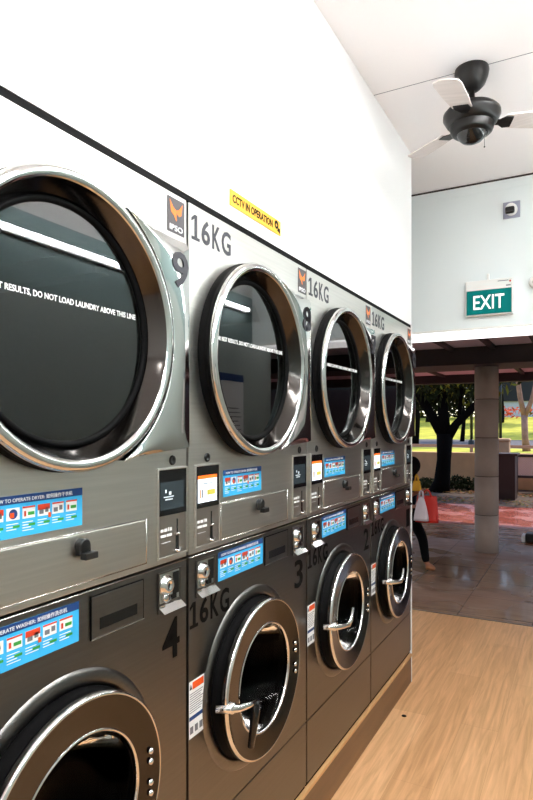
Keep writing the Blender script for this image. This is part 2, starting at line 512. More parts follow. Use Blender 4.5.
def control_panel(root, org, y0, lit):
    f = MB(org).use('steel')
    y1 = y0 + 0.13
    # bent steel frame round the opening
    for a in ((y0, y0 + .005, 1.274, 1.512), (y1 - .005, y1, 1.274, 1.512), (y0 + .005, y1 - .005, 1.274, 1.279), (y0 + .005, y1 - .005, 1.507, 1.512)):
        f.rect(*a, 0.0002, 0.006)
    fo = f.build('control_panel', root, bevel=0.001)
    MB(org).use('gloss_black').rect(y0 + .005, y1 - .005, 1.387, 1.507, 0.0002, 0.004).build('display_bezel', fo)
    s = MB(org)
    if lit:
        s.use('screen_white').rect(y0 + .014, y1 - .018, 1.402, 1.470, 0.004, 0.0048)
        s.use('screen_orange').rect(y0 + .014, y1 - .018, 1.470, 1.480, 0.004, 0.0048)
        s.rect(y0 + .022, y0 + .028, 1.415, 1.440, 0.0048, 0.0053)
        s.use('screen_ink').rect(y0 + .06, y0 + .102, 1.422, 1.437, 0.0048, 0.0053)
        s.use('ink').rect(y0 + .033, y0 + .038, 1.415, 1.44, 0.0048, 0.0053).rect(y0 + .035, y0 + .09, 1.455, 1.457, 0.0048, 0.0053)
    else:
        s.use('screen_dark').rect(y0 + .010, y1 - .018, 1.402, 1.475, 0.004, 0.0048)
        s.use('screen_text')
        for k, (a, b) in enumerate(((.03, .036), (.046, .056))): s.rect(y0 + a, y0 + b, 1.446 - .006 * k, 1.455 - .006 * k, 0.0048, 0.0053)
        s.rect(y0 + .024, y0 + .066, 1.434, 1.437, 0.0048, 0.0053).rect(y0 + .03, y0 + .062, 1.427, 1.430, 0.0048, 0.0053)
    s.build('screen', fo)
    p = MB(org).use('plate').rect(y0 + .006, y1 - .006, 1.279, 1.387, 0.0002, 0.0022)
    p.use('white')
    for a, b, za, zb in ((.014, .026, 1.344, 1.352), (.029, .042, 1.344, 1.352), (.046, .05, 1.344, 1.354), (.053, .062, 1.344, 1.353), (.014, .036, 1.330, 1.337), (.039, .062, 1.330, 1.337)): p.rect(y0 + a, y0 + b, za, zb, 0.0022, 0.0026)
    p.rect(y0 + .016, y0 + .056, 1.315, 1.3165, 0.0022, 0.0026)
    po = p.build('coin_plate', fo)
    g = MB(org).use('gloss_black').rect(y0 + .083, y0 + .088, 1.335, 1.372, 0.0022, 0.003)
    g.rect(y0 + .079, y0 + .092, 1.288, 1.328, 0.0022, 0.003)
    g.use('chrome').tube([(0.003, y0 + .078, 1.330), (0.010, y0 + .084, 1.334), (0.003, y0 + .094, 1.336)], 0.003, 8)
    g.tube([(0.004, y0 + .073, 1.290), (0.008, y0 + .086, 1.284), (0.004, y0 + .10, 1.292)], 0.0035, 8)
    g.build('coin_slot', po)
    MB(org).use('black').lathe([(0.0003, 0.0135), (0.0035, 0.0125), (0.0035, 0.007), (0.002, 0.006), (0.002, 0)], (y0 + .066, 1.531), n=24).build('plug', root)

def capacity(mb, x, y0, y1, z0, z1):
    h = z1 - z0; w1 = (y1 - y0) * .19
    e = x + .0006
    mb.rect(y0, y0 + w1, z0, z0 + h * .13, x, e)
    mb.rect(y0 + w1 * .36, y0 + w1 * .70, z0 + h * .13, z1, x, e)
    mb.prism([(y0 + w1 * .36, z1), (y0 - w1 * .02, z1 - h * .17), (y0 - w1 * .02, z1 - h * .30), (y0 + w1 * .36, z1 - h * .16)], x, e)
    mb.text('6', x, y0 + w1 * 1.25, y0 + w1 * 2.35, z0, z1, 0.02)
    mb.text('K', x, y0 + w1 * 2.65, y0 + w1 * 3.75, z0, z1, 0.02)
    mb.text('G', x, y0 + w1 * 3.95, y1, z0, z1, 0.02)
    return mb

def make_dryer():
    org = (0, 0, ZD)
    root = empty('tumble_dryer', (0, 0, ZD))
    # cabinet: sides, top, back and bottom round the front panel
    b = MB(org).use('side')
    b.box(-0.85, -0.02, 0.006, 0.012, ZD + .002, 2.25).box(-0.85, -0.02, W - .012, W - .006, ZD + .002, 2.25)
    b.box(-0.85, -0.02, 0.012, W - .012, ZD + .002, ZD + .02).box(-0.85, -0.02, 0.012, W - .012, 2.24, 2.25)
    b.box(-0.86, -0.85, 0.006, W - .006, ZD + .002, 2.25)
    b.build('cabinet', root)
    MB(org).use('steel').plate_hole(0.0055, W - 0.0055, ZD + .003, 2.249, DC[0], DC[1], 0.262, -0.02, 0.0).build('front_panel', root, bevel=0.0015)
    d = MB(org).use('drum').lathe([(-0.021, 0.27), (-0.08, 0.272), (-0.1, 0.33), (-0.6, 0.33), (-0.62, 0)], DC, n=64)
    for k in range(3):
        t = math.radians(40 + 120 * k)
        c, s2 = math.cos(t), math.sin(t)
        p = [(DC[0] + c * .328 - s2 * q, DC[1] + s2 * .328 + c * q) for q in (-.04, .04)] + [(DC[0] + c * .27, DC[1] + s2 * .27)]
        d.prism(p, -0.58, -0.12)
    d.build('drum', root)
    # door
    door = MB(org).use('rubber').lathe([(0.0, 0.312), (0.012, 0.314), (0.018, 0.309), (0.026, 0.309), (0.030, 0.313), (0.042, 0.312), (0.046, 0.306), (0.046, 0.29)], DC, n=96).build('door', root)
    MB(org).use('polish').lathe([(0.041, 0.3125), (0.045, 0.313), (0.053, 0.309), (0.057, 0.303), (0.0575, 0.297), (0.055, 0.289), (0.05, 0.286)], DC, n=96).build('door_ring', door)
    MB(org).use('darksteel').lathe([(0.05, 0.286), (0.04, 0.281), (0.012, 0.263), (0.006, 0.261)], DC, n=96).build('inner_cone', door)
    MB(org).use('rubber').lathe([(0.006, 0.2625), (0.011, 0.258), (0.007, 0.249), (0.001, 0.247), (-0.006, 0.25), (-0.006, 0.2625)], DC, n=96).build('gasket', door)
    MB(org).use('glass').lathe([(0.003, 0.0), (0.003, 0.249), (-0.003, 0.249), (-0.003, 0.0)], DC, n=64, smooth=False).build('door_glass', door)
    t = MB(org).use('white').text('FOR BEST RESULTS, DO NOT LOAD LAUNDRY ABOVE THIS LINE', 0.0031, DC[0] - .222, DC[0] + .222, 1.880, 1.895, 0.02)
    t.build('load_line_text', door)
    # polished wing that carries the hinges, curved to hug the ring
    left = ring_arc(DC, 0.326, -65, 63, 36)
    tip = left[-1]; bot = left[0]
    def bez(a, c, b, n): return [((1 - u) ** 2 * a[0] + 2 * u * (1 - u) * c[0] + u * u * b[0], (1 - u) ** 2 * a[1] + 2 * u * (1 - u) * c[1] + u * u * b[1]) for u in [i / n for i in range(n + 1)]]
    yr = 0.757
    top = bez(tip, (0.60, 2.102), (yr, 2.108), 12)
    low = bez((yr, 1.564), (0.62, 1.560), bot, 12)
    # strip mesh between the left arc and the right edge so that the surface can be gently crowned
    wg = MB(org).use('polish')
    N = 40
    def outer(u):
        # walk top -> right edge -> low
        path = top + [(yr, 2.108 - (2.108 - 1.564) * i / 20) for i in range(1, 20)] + low
        L = [0]
        for p, q in zip(path, path[1:]): L.append(L[-1] + math.dist(p, q))
        d = u * L[-1]
        for i in range(len(path) - 1):
            if L[i + 1] >= d:
                k = (d - L[i]) / max(L[i + 1] - L[i], 1e-9)
                return (path[i][0] + k * (path[i + 1][0] - path[i][0]), path[i][1] + k * (path[i + 1][1] - path[i][1]))
        return path[-1]
    grid = []
    for i in range(N + 1):
        u = i / N
        zt = 63 - 128 * u
        l0 = (DC[0] + .326 * math.cos(math.radians(zt)), DC[1] + .326 * math.sin(math.radians(zt)))
        o0 = outer(u)
        row = []
        for k in range(9):
            q = k / 8
            a = l0[0] + (o0[0] - l0[0]) * q; c = l0[1] + (o0[1] - l0[1]) * q
            x = 0.040 + 0.006 * math.sin(q * PI) if 0 < i < N else 0.040
            row.append((x, a, c))
        grid.append(row)
    pts = [p for r in grid for p in r]
    fs = [(i * 9 + k, i * 9 + k + 1, (i + 1) * 9 + k + 1, (i + 1) * 9 + k) for i in range(N) for k in range(8)]
    wg.add(pts, fs, True)
    rim = [grid[i][0] for i in range(N + 1)] + [grid[i][8] for i in range(N, -1, -1)]
    n = len(rim)
    wg.add([(0.040, p[1], p[2]) for p in rim] + [(0.0005, p[1], p[2]) for p in rim], [(i, (i + 1) % n, n + (i + 1) % n, n + i) for i in range(n)])
    wing = wg.build('hinge_cover', root)
    # bright edge line of the wing along the ring
    MB(org).use('chrome').tube([(0.0415, *p) for p in ring_arc(DC, 0.3275, -65, 63, 48)], 0.0022, 8).build('cover_edge', wing)
    for za in (2.03, 1.585): MB(org).use('chrome').rect(yr + .0002, yr + .0032, za, za + .045, 0.004, 0.036).build('hinge_plate', wing)
    # lint drawer
    a0, a1, b0, b1 = 0.168, 0.622, 1.279, 1.387
    dr = MB(org).use('steel').rect(a0, a1, b0, b1, 0.0002, 0.0045).build('lint_drawer', root, bevel=0.002)
    e = MB(org).use('polish')
    path = [(a0 - .002, b0 - .002), (a1 + .002, b0 - .002), (a1 + .002, b1 + .002), (a0 - .002, b1 + .002)]
    for p, q in zip(path, path[1:] + path[:1]): e.tube([(0.003, *p), (0.003, *q)], 0.0016, 6)
    e.build('drawer_edging', dr)
    k = MB(org).use('black').lathe([(0.0045, 0.017), (0.018, 0.0165), (0.022, 0.014), (0.022, 0)], (0.40, 1.362), n=24)
    k.box(0.006, 0.020, 0.383, 0.417, 1.342, 1.362)
    k.box(0.016, 0.034, 0.388, 0.425, 1.333, 1.348)
    k.build('drawer_lock', dr, bevel=0.002)
    s = MB(org); sticker(s, 0.183, 0.425, 1.405, 1.487, 0.0005, 'HOW TO OPERATE DRYER: 如何操作干衣机', 6); s.build('instruction_sticker', root)
    control_panel(root, org, 0.030, True)
    control_panel(root, org, 0.668, False)
    
    # logo plate: dark square, orange winged head over the name
    g = MB(org).use('logo_back').rect(0.722, 0.797, 2.142, 2.236, 0.0004, 0.0012)
    def L(pts): return [(0.7595 + a * .03, 2.2 + b * .032) for a, b in pts]
    g.use('logo_orange')
    g.prism(L([(0, -.75), (.3, -.35), (.75, -.1), (.95, .9), (.45, .35), (0, .15)]), .0012, .0018)
    g.prism(L([(0, .15), (-.45, .35), (-.95, .9), (-.75, -.1), (-.3, -.35), (0, -.75)]), .0012, .0018)
    g.use('logo_back').prism(L([(0, -.1), (.42, -.25), (.1, -.6), (0, -.4)]), .0018, .0021)
    g.use('white').text('IPSO', 0.0012, 0.731, 0.789, 2.149, 2.164, 0.012)
    g.build('logo_plate', root)
    return root

WC = (0.36, 0.802)
ZW = 0.186
def coin_box(root, org, y0, key):
    y1 = y0 + 0.1
    b = MB(org).use('steel_low')
    for a in ((y0, y0 + .004, 1.134, 1.24), (y1 - .004, y1, 1.134, 1.24), (y0 + .004, y1 - .004, 1.236, 1.24)):
        b.rect(*a, 0.0002, 0.004)
    b.use('polish').rect(y0 + .004, y1 - .004, 1.158, 1.236, 0.0002, 0.001)
    bo = b.build('coin_box', root)
    MB(org).use('gloss_black').rect(y0 + .064, y0 + .09, 1.172, 1.230, 0.001, 0.002).rect(y0 + .058, y0 + .078, 1.160, 1.172, 0.001, 0.003).build('coin_opening', bo)
    l = MB(org).use('chrome').lathe([(0.001, .026), (0.004, .026), (0.006, .022), (0.014, .020), (0.016, .016), (0.016, .008), (0.012, .006), (0.012, 0)], (y0 + .034, 1.203), n=28)
    l.lathe([(0.001, .013), (0.008, .012), (0.008, 0)], (y0 + .034, 1.170), n=18)
    l.use('rubber').rect(y0 + .032, y0 + .036, 1.197, 1.209, 0.012, 0.0135)
    l.build('lock_cylinder', bo)
    c = MB(org).use('chrome')
    c.add([(0.0005, y0 + .002, 1.134), (0.0005, y1 - .002, 1.134), (0.022, y1 - .002, 1.136), (0.022, y0 + .002, 1.136), (0.0005, y0 + .002, 1.152), (0.0005, y1 - .002, 1.152)],
          [(0, 1, 2, 3), (3, 2, 5, 4), (0, 3, 4), (1, 5, 2), (0, 4, 5, 1)])
    c.build('coin_return_tray', bo)

def make_washer():
    org = (0, 0, ZW)
    root = empty('washing_machine', (0, 0, ZW))
    b = MB(org).use('side')
    zt = ZD - 0.003
    b.box(-0.85, -0.02, 0.006, 0.012, ZW, zt).box(-0.85, -0.02, W - .012, W - .006, ZW, zt)
    b.box(-0.85, -0.02, 0.012, W - .012, ZW, ZW + .02).box(-0.85, -0.02, 0.012, W - .012, zt - .01, zt)
    b.box(-0.86, -0.85, 0.006, W - .006, ZW, zt)
    b.use('rubber').box(-0.03, -0.006, 0.006, W - .006, ZW, ZW + .016)
    b.build('cabinet', root)
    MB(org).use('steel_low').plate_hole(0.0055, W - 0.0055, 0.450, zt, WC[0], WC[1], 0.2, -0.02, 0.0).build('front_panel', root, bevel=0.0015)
    MB(org).use('chrome').tube([(0.0012, .006, 1.2535), (0.0012, W - .006, 1.2535)], .0014, 8).build('bevel_highlight', root)  # chrome line stands in for the bright highlight on the panel bevel
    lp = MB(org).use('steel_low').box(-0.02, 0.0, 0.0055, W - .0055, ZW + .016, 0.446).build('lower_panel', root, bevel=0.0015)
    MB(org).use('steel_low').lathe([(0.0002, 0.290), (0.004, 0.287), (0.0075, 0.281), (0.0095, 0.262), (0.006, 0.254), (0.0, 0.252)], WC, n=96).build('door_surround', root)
    MB(org).use('drum_dark').lathe([(-0.021, 0.205), (-0.06, 0.21), (-0.07, 0.28), (-0.5, 0.28), (-0.52, 0)], WC, n=64).build('drum', root)
    door = MB(org).use('rubber').lathe([(0.0, 0.253), (0.02, 0.251), (0.030, 0.244), (0.044, 0.247)], WC, n=96).build('door', root)
    MB(org).use('darksteel').lathe([(0.040, 0.250), (0.048, 0.2535), (0.056, 0.251), (0.0605, 0.2465), (0.0615, 0.243), (0.0612, 0.242), (0.0565, 0.177), (0.056, 0.1755), (0.052, 0.172), (0.044, 0.168)], WC, n=96).build('door_frame', door)
    MB(org).use('chrome').lathe([(0.0545, 0.2525), (0.058, 0.2515), (0.0612, 0.2485), (0.0625, 0.2455), (0.0615, 0.244)], WC, n=96).build('door_rim', door)
    MB(org).use('chrome').lathe([(0.0555, 0.1745), (0.058, 0.172), (0.056, 0.169), (0.05, 0.168)], WC, n=96).build('window_rim', door)
    MB(org).use('glass_dark').lathe([(0.050, 0.1675), (0.035, 0.160), (-0.03, 0.14), (-0.08, 0.09), (-0.095, 0), (-0.089, 0), (-0.075, 0.087), (-0.027, 0.134), (0.038, 0.154), (0.050, 0.160)], WC, n=64).build('door_glass', door)
    for dz in (-.075, -.05, .0, .025):
        sc = MB(org).use('chrome').lathe([(0.063, .0075), (0.067, .006), (0.0685, 0)], (WC[0] + .2085, WC[1] + dz + .02), n=14)
        sc.build('hinge_screw', door)
    h = MB(org).use('chrome')
    h.tube([(0.030, WC[0] - .262, .80), (0.062, WC[0] - .245, .80), (0.082, WC[0] - .225, .798), (0.090, WC[0] - .18, .790), (0.095, WC[0] - .145, .786)], [.012, .014, .012, .0105, .012], 12)
    h.lathe([(0.05, .017), (0.075, .017), (0.079, .012), (0.079, 0)], (WC[0] - .236, .80), n=18)
    ho = h.build('door_handle', door)
    return root

def handle_lever(w_, org, up):
    ho = [c for c in w_.children if c.name.startswith('door') and not c.name.startswith('door_')][0]
    hh = [c for c in ho.children if c.name.startswith('door_handle')][0]
    y = WC[0] - .147
    if up:
        m = MB(org).use('chrome').tube([(0.095, y, .786), (0.098, y + .02, .800), (0.096, y + .05, .842)], [.012, .011, .009], 12)
    else:
        m = MB(org).use('gloss_black').tube([(0.095, y + .004, .792), (0.096, y + .002, .76), (0.092, y - .008, .70), (0.088, y - .012, .655)], [.013, .015, .012, .010], 12)
    m.build('lever', hh)

def washer_face(root, org):
    coin_box(root, org, 0.038, False)
    coin_box(root, org, 0.672, True)
    a0, a1, b0, b1 = 0.452, 0.628, 1.143, 1.238
    so = MB(org).use('steel_low').rect(a0, a1, b0, b1, 0.0002, 0.0035).build('soap_drawer', root, bevel=0.0015)
    e = MB(org).use('rubber')
    e.rect(a0 - .002, a1 + .002, b1, b1 + .0025, 0.0002, 0.0032).rect(a0 - .0025, a0, b0 - .002, b1, 0.0002, 0.0032).rect(a1, a1 + .002, b0, b1, 0.0002, 0.0032)
    e.use('chrome').rect(a0 - .002, a1 + .002, b0 - .0025, b0, 0.0002, 0.0045)
    e.build('drawer_edging', so)
    MB(org).use('gloss_black').rect(a0 + .024, a1 - .024, 1.160, 1.186, 0.0035, 0.0042).build('vent_slot', so)
    s = MB(org); sticker(s, 0.155, 0.437, 1.153, 1.240, 0.0005, 'HOW TO OPERATE WASHER: 如何操作洗衣机', 6); s.build('instruction_sticker', root)
    l = MB(org).use('white').rect(0.0055, 0.080, 0.745, 0.905, 0.0003, 0.001)
    l.use('orange').rect(0.022, 0.077, 0.880, 0.900, 0.001, 0.0014)
    l.use('ink').prism([(0.008, 0.882), (0.02, 0.882), (0.014, 0.897)], 0.001, 0.0014)
    l.use('navy').rect(0.0065, 0.079, 0.795, 0.806, 0.001, 0.0014)
    l.use('greyprint')
    for k in range(9): l.rect(0.009, 0.074 - 0.006 * (k % 3), 0.868 - k * .0065, 0.870 - k * .0065, 0.001, 0.0013)
    for k in range(3): l.rect(0.010 + k * .023, 0.025 + k * .023, 0.757, 0.777, 0.001, 0.0013)
    l.build('warning_label', root)

dry0 = make_dryer()
was0 = make_washer()
washer_face(was0, (0, 0, ZW))
ordn = ['nearest the camera, half cut off by the frame', 'second along the row from the camera', 'third along the row, one before the doorway end', 'last of the row, next to the open shop front']
for i in range(4):
    d = dry0 if i == 0 else copy_tree(dry0)
    d.location = (0, Y0[i], ZD)
    num = str(9 - i)
    tag(d, 'steel tumble dryer numbered %s in the upper row, %s' % (num, ['nearest the camera', 'second from the camera', 'third from the camera', 'farthest, by the shop front'][i]), 'tumble dryer', 'tumble dryers of the upper row')
    if i: capacity(MB((0, 0, ZD)).use('ink'), 0.0003, 0.018, 0.228, 2.15, 2.222).build('capacity_lettering', d)
    MB((0, 0, ZD)).use('ink').text(num, 0.0465, 0.674, 0.743, 1.982, 2.076, 0.016, th=0.001).build('number', d)
wl = []
for i in range(4):
    d = was0 if i == 0 else copy_tree(was0)
    d.location = (0, Y0[i], ZW)
    num = str(4 - i)
    tag(d, 'dark steel front-loading washing machine numbered %s below, %s' % (num, ['nearest the camera', 'second from the camera', 'third from the camera', 'farthest, by the shop front'][i]), 'washing machine', 'washing machines of the lower row')
    wl.append(d)
for i, d in enumerate(wl):
    MB((0, 0, ZW)).use('inkblack').text(str(4 - i), 0.0003, 0.692, 0.766, 1.0, 1.108, 0.012, th=0.001).build('number', d)
    if i: capacity(MB((0, 0, ZW)).use('inkblack'), 0.0003, 0.010, 0.218, 1.052, 1.125).build('capacity_lettering', d)
    handle_lever(d, (0, 0, ZW), i >= 2)

for d, sh in ((dry0, -.016), (was0, -.038)):
    for c in d.children:
        if c.name.startswith('instruction_sticker'): c.location.y += sh
        if c.name.startswith('soap_drawer'): c.location.y -= .016
        if c.name.startswith('logo_plate'): c.location.y -= .009

# ------------------------------------------------------------------ signs and fittings
org = (0, 1.75, 2.34)
r = empty('camera_notice', org)
tag(r, 'yellow sign reading CCTV IN OPERATION on white wall above the dryers', 'sign')
MB(org).use('yellow').box(0.0002, 0.0025, 1.582, 1.932, 2.312, 2.363).build('sign_board', r)
MB(org).use('inkblack').text('CCTV IN OPERATION', 0.0025, 1.597, 1.868, 2.325, 2.351, 0.03).build('lettering', r)
g = MB(org).use('inkblack').lathe([(0.0025, .015), (0.0032, .015), (0.0032, 0)], (1.898, 2.344), n=18, smooth=False)
g.use('yellow').lathe([(0.0032, .005), (0.0036, .005), (0.0036, 0)], (1.896, 2.342), n=12, smooth=False)
g.use('inkblack').prism([(1.903, 2.326), (1.925, 2.318), (1.925, 2.335), (1.914, 2.337)], 0.0025, 0.0032)
g.build('camera_pictogram', r)

org = (0.38, YF, 2.5)
r = empty('exit_sign', org)
tag(r, 'green and white lit EXIT sign on the white fascia', 'exit sign')
MB(org).use('whiteplastic').box(0.226, 0.537, YF - 0.045, YF - 0.0005, 2.405, 2.652).build('housing', r, bevel=0.004)
MB(org).use('exit_green').box(0.233, 0.531, YF - 0.048, YF - 0.0452, 2.412, 2.582).build('green_panel', r)
MB(org).use('exit_white').text('EXIT', YF - 0.048, 0.280, 0.484, 2.447, 2.545, 0.008, plane='y', th=0.0015).build('lettering', r)
g = MB(org).use('red').ball((0.522, YF - 0.046, 2.628), 0.007, 8)
g.use('greyprint').box(0.44, 0.51, YF - 0.0462, YF - 0.0452, 2.632, 2.637).box(0.495, 0.525, YF - 0.0462, YF - 0.0452, 2.596, 2.604)
g.build('indicator', r)
MB(org).use('whiteplastic').box(0.366, 0.382, YF - 0.02, YF - 0.0005, 2.652, 2.70).build('conduit', r, bevel=0.003)

org = (0.525, YF, 3.13)
r = empty('security_camera', org)
tag(r, 'small white security camera on a grey plate high on the fascia', 'camera')
MB(org).use('greyplate').box(0.472, 0.582, YF - 0.010, YF - 0.0005, 3.07, 3.185).build('back_plate', r, bevel=0.003)
MB(org).use('whiteplastic').lathe([(YF - 0.0102, .040), (YF - 0.03, .040), (YF - 0.06, .034), (YF - 0.07, .026), (YF - 0.07, 0)], (0.527, 3.125), axis='y', n=28).build('camera_body', r)
MB(org).use('gloss_black').box(0.492, 0.554, YF - 0.094, YF - 0.0705, 3.078, 3.128).build('lens', r, bevel=.012)

r = empty('emergency_light', (0.69, YF, 2.6))
tag(r, 'white round emergency light at right edge of fascia, beside exit sign', 'emergency light')
MB((0.69, YF, 2.6)).use('whiteplastic').lathe([(YF - 0.0005, .042), (YF - 0.03, .042), (YF - 0.045, .034), (YF - 0.045, 0)], (0.682, 2.605), axis='y', n=28).build('housing', r)
MB((0.69, YF, 2.6)).use('chrome').lathe([(YF - 0.0455, .022), (YF - 0.055, .018), (YF - 0.058, 0)], (0.682, 2.605), axis='y', n=20).build('lamp_head', r)

# ceiling fan
FX, FY = 0.490, 3.03
org = (FX, FY, CEIL)
r = empty('ceiling_fan', org)
tag(r, 'black ceiling fan with a dome-shaped hub under the white ceiling', 'ceiling fan')
MB(org).use('fan').lathe([(CEIL - .0005, .079), (CEIL - .014, .081), (CEIL - .04, .076), (CEIL - .075, .062), (CEIL - .098, .040), (CEIL - .108, .022), (CEIL - .108, 0)], (FX, FY), axis='z', n=40).build('ceiling_canopy', r)
MB(org).use('fan').lathe([(CEIL - .106, .014), (CEIL - .15, .014), (CEIL - .152, .022), (CEIL - .166, .038), (CEIL - .19, .05)], (FX, FY), axis='z', n=24).build('down_rod', r)
motor = MB(org).use('fan').lathe([(CEIL - .176, .03), (CEIL - .186, .085), (CEIL - .197, .118), (CEIL - .215, .134), (CEIL - .232, .135), (CEIL - .262, .118), (CEIL - .272, .108), (CEIL - .272, 0)], (FX, FY), axis='z', n=48).build('motor_housing', r)
lo = MB(org).use('fan').lathe([(CEIL - .272, .100), (CEIL - .276, .104), (CEIL - .281, .100), (CEIL - .285, .103), (CEIL - .290, .098), (CEIL - .294, .101), (CEIL - .300, .095), (CEIL - .304, .097), (CEIL - .312, .088), (CEIL - .318, .072)], (FX, FY), axis='z', n=48).build('vent_collar', r)
MB(org).use('gloss_black').lathe([(CEIL - .318, .070), (CEIL - .33, .064), (CEIL - .348, .046), (CEIL - .358, .022), (CEIL - .360, 0)], (FX, FY), axis='z', n=36).build('switch_cap', r)
MB(org).use('black').tube([(FX + .062, FY - .035, CEIL - .31), (FX + .064, FY - .036, CEIL - .40)], .0012, 6).ball((FX + .064, FY - .036, CEIL - .405), .004, 8).build('pull_chain', r)
for k, deg in enumerate((24, 144, 264)):
    a = math.radians(deg)
    ca, sa = math.cos(a), math.sin(a)
    def R(u, v, z): return (FX + u * ca - v * sa, FY + u * sa + v * ca, z)
    zb = CEIL - .262
    m = MB(org).use('fan')
    pr = [(.10, .016), (.13, .02), (.155, .04), (.19, .035), (.19, -.035), (.155, -.04), (.13, -.02), (.10, -.016)]
    n = len(pr)
    m.add([R(u, v, zb + .004 - v * .18) for u, v in pr] + [R(u, v, zb - v * .18) for u, v in pr], [tuple(range(n)), tuple(range(2 * n - 1, n - 1, -1))] + [(i, n + i, n + (i + 1) % n, (i + 1) % n) for i in range(n)])
    ir = m.build('blade_iron', r)
    m = MB(org).use('blade')
    pr = [(.16, .045), (.25, .055), (.38, .062), (.41, .056), (.425, .03), (.43, 0), (.425, -.03), (.41, -.056), (.38, -.062), (.25, -.055), (.16, -.045)]
    n = len(pr)
    m.add([R(u, v, zb + .011 - v * .18) for u, v in pr] + [R(u, v, zb + .005 - v * .18) for u, v in pr], [tuple(range(n)), tuple(range(2 * n - 1, n - 1, -1))] + [(i, n + i, n + (i + 1) % n, (i + 1) % n) for i in range(n)])
    m.build('blade', r)

# lamps: a run of tubes on the wall opposite, added ceiling fill lights
for i in range(4):
    y0 = -1.0 + i * 1.34
    org = (1.5, y0, 2.6)
    r = empty('tube_lamp', org)
    tag(r, 'bare fluorescent tube lamp on the wall facing the dryers, %s' % ['rearmost of the run', 'second from the rear', 'third from the rear', 'nearest the street'][i], 'lamp', 'tube lamps facing the dryers')
    MB(org).use('whiteplastic').box(1.515, XR - .0005, y0, y0 + 1.3, 2.575, 2.615).build('batten', r)
    MB(org).use('tube').tube([(1.495, y0 + .03, 2.593), (1.495, y0 + 1.27, 2.593)], .014, 14).build('tube', r)
    MB(org).use('whiteplastic').box(1.48, 1.515, y0, y0 + .03, 2.577, 2.611).box(1.48, 1.515, y0 + 1.27, y0 + 1.3, 2.577, 2.611).build('end_cap', r)
for i, y0 in enumerate((-1.6, 0.1, 1.8)):  # fill lights added out of view to brighten floor and room
    org = (1.1, y0, CEIL)
    r = empty('ceiling_fill_light', org)
    tag(r, 'added fill light on the ceiling out of view, %s' % ['at the rear of the room', 'above the camera', 'nearest the fan'][i], 'fill light', 'added fill lights on the ceiling')
    MB(org).use('whiteplastic').box(1.02, 1.18, y0, y0 + 1.2, CEIL - .03, CEIL - .0005).build('housing', r)
    MB(org).use('batten').box(1.03, 1.17, y0 + .01, y0 + 1.19, CEIL - .036, CEIL - .030).build('glow_panel', r)

# notices on the wall opposite (seen only as reflections)
for i, (ya, yb_, za, zb_) in enumerate(((0.85, 1.15, 1.3, 1.75), (3.9, 4.3, 1.45, 2.05))):
    org = (XR, ya, za)
    r = MB(org).use('white').box(XR - .004, XR - .0005, ya, yb_, za, zb_)
    r.use('navy').box(XR - .005, XR - .004, ya, yb_, zb_ - .06, zb_)
    r.use('greyprint')
    for k in range(9): r.box(XR - .0045, XR - .004, ya + .03, yb_ - .04 - .02 * (k % 3), za + .04 + k * .035, za + .047 + k * .035)
    tag(r.build('wall_notice'), ['white paper notice with a blue heading beside the camera', 'large white notice with a blue heading near the shop front'][i], 'notice')

# small dark stain on the floor
xs, ys = 0.0815, 3.31
tag(MB((xs, ys, 0)).use('inkblack').lathe([(0.0002, .014), (0.003, .012), (0.004, 0)], (xs, ys), axis='z', n=12).build('bottle_cap'), 'tiny dark scrap lying alone on the wooden floor', 'scrap')

# ------------------------------------------------------------------ outside: the covered walkway
mb = MB().use('walk').box(-14, 12, 5.296, 8.9, -0.06, -0.004); struct(mb, 'floor_walkway')
mb = MB().use('wetstrip').box(-14, 12, 8.9, 10.3, -0.06, -0.004); struct(mb, 'floor_wet_strip')
mb = MB().use('brick').box(-14, 14, 10.3, 13.0, -0.06, -0.002); struct(mb, 'floor_brick_paving')
mb = MB().use('soil').box(-16, 16, 13.0, 16.6, -0.06, 0.0); struct(mb, 'floor_planting_bed')
ter = MB().use('grass')
prof = [(16.9, 0.80), (23, 0.85), (33, 0.95), (52, 2.4), (80, 3.0)]
for (ya, za), (yb_, zb_) in zip(prof, prof[1:]):
    ter.use('asphalt' if ya == 23 else 'grass')
    ter.add([(-60, ya, za), (60, ya, za), (60, yb_, zb_), (-60, yb_, zb_)], [(0, 1, 2, 3)])
ter.use('grass').add([(-60, 16.9, 0.80), (60, 16.9, 0.80), (60, 16.9, -0.1), (-60, 16.9, -0.1)], [(0, 1, 2, 3)])
struct(ter, 'ground_lawn')
mb = MB().use('soffit_out').box(-10, 9, 4.81, 12.0, 2.62, 2.70); struct(mb, 'ceiling_walkway')
# building face above and beside the shop front
mb = MB().use('fascia').box(-10, -1.15, 4.7, 4.8, 0, 5).box(XR + .1, 9, 4.7, 4.8, 0, 5).box(-1.15, XR + .1, 4.81, 4.83, 2.70, 5); struct(mb, 'wall_street')

for i, (ya, yb_, za) in enumerate(((7.75, 8.6, 2.40), (11.75, 12.0, 2.46))):
    tag(MB((0, ya, za)).use('beam').box(-10, 9, ya, yb_, za, 2.6195).build('roof_beam', bevel=.01), ['wide dark beam resting on the round concrete column', 'narrower dark edge beam at far side of walkway roof'][i], 'beam', 'beams of the walkway roof')
for i, xb in enumerate((-3.6, -2.5, -1.43, -0.51, -0.02, 0.48, 1.4, 2.6)):
    tag(MB((xb, 5, 2.5)).use('beam').box(xb - .03, xb + .03, 4.84, 7.745, 2.575, 2.6195).box(xb - .03, xb + .03, 8.605, 11.745, 2.575, 2.6195).build('rafter'), 'dark rafter under the pale walkway roof, between the beams', 'rafter', 'rafters of the walkway roof')

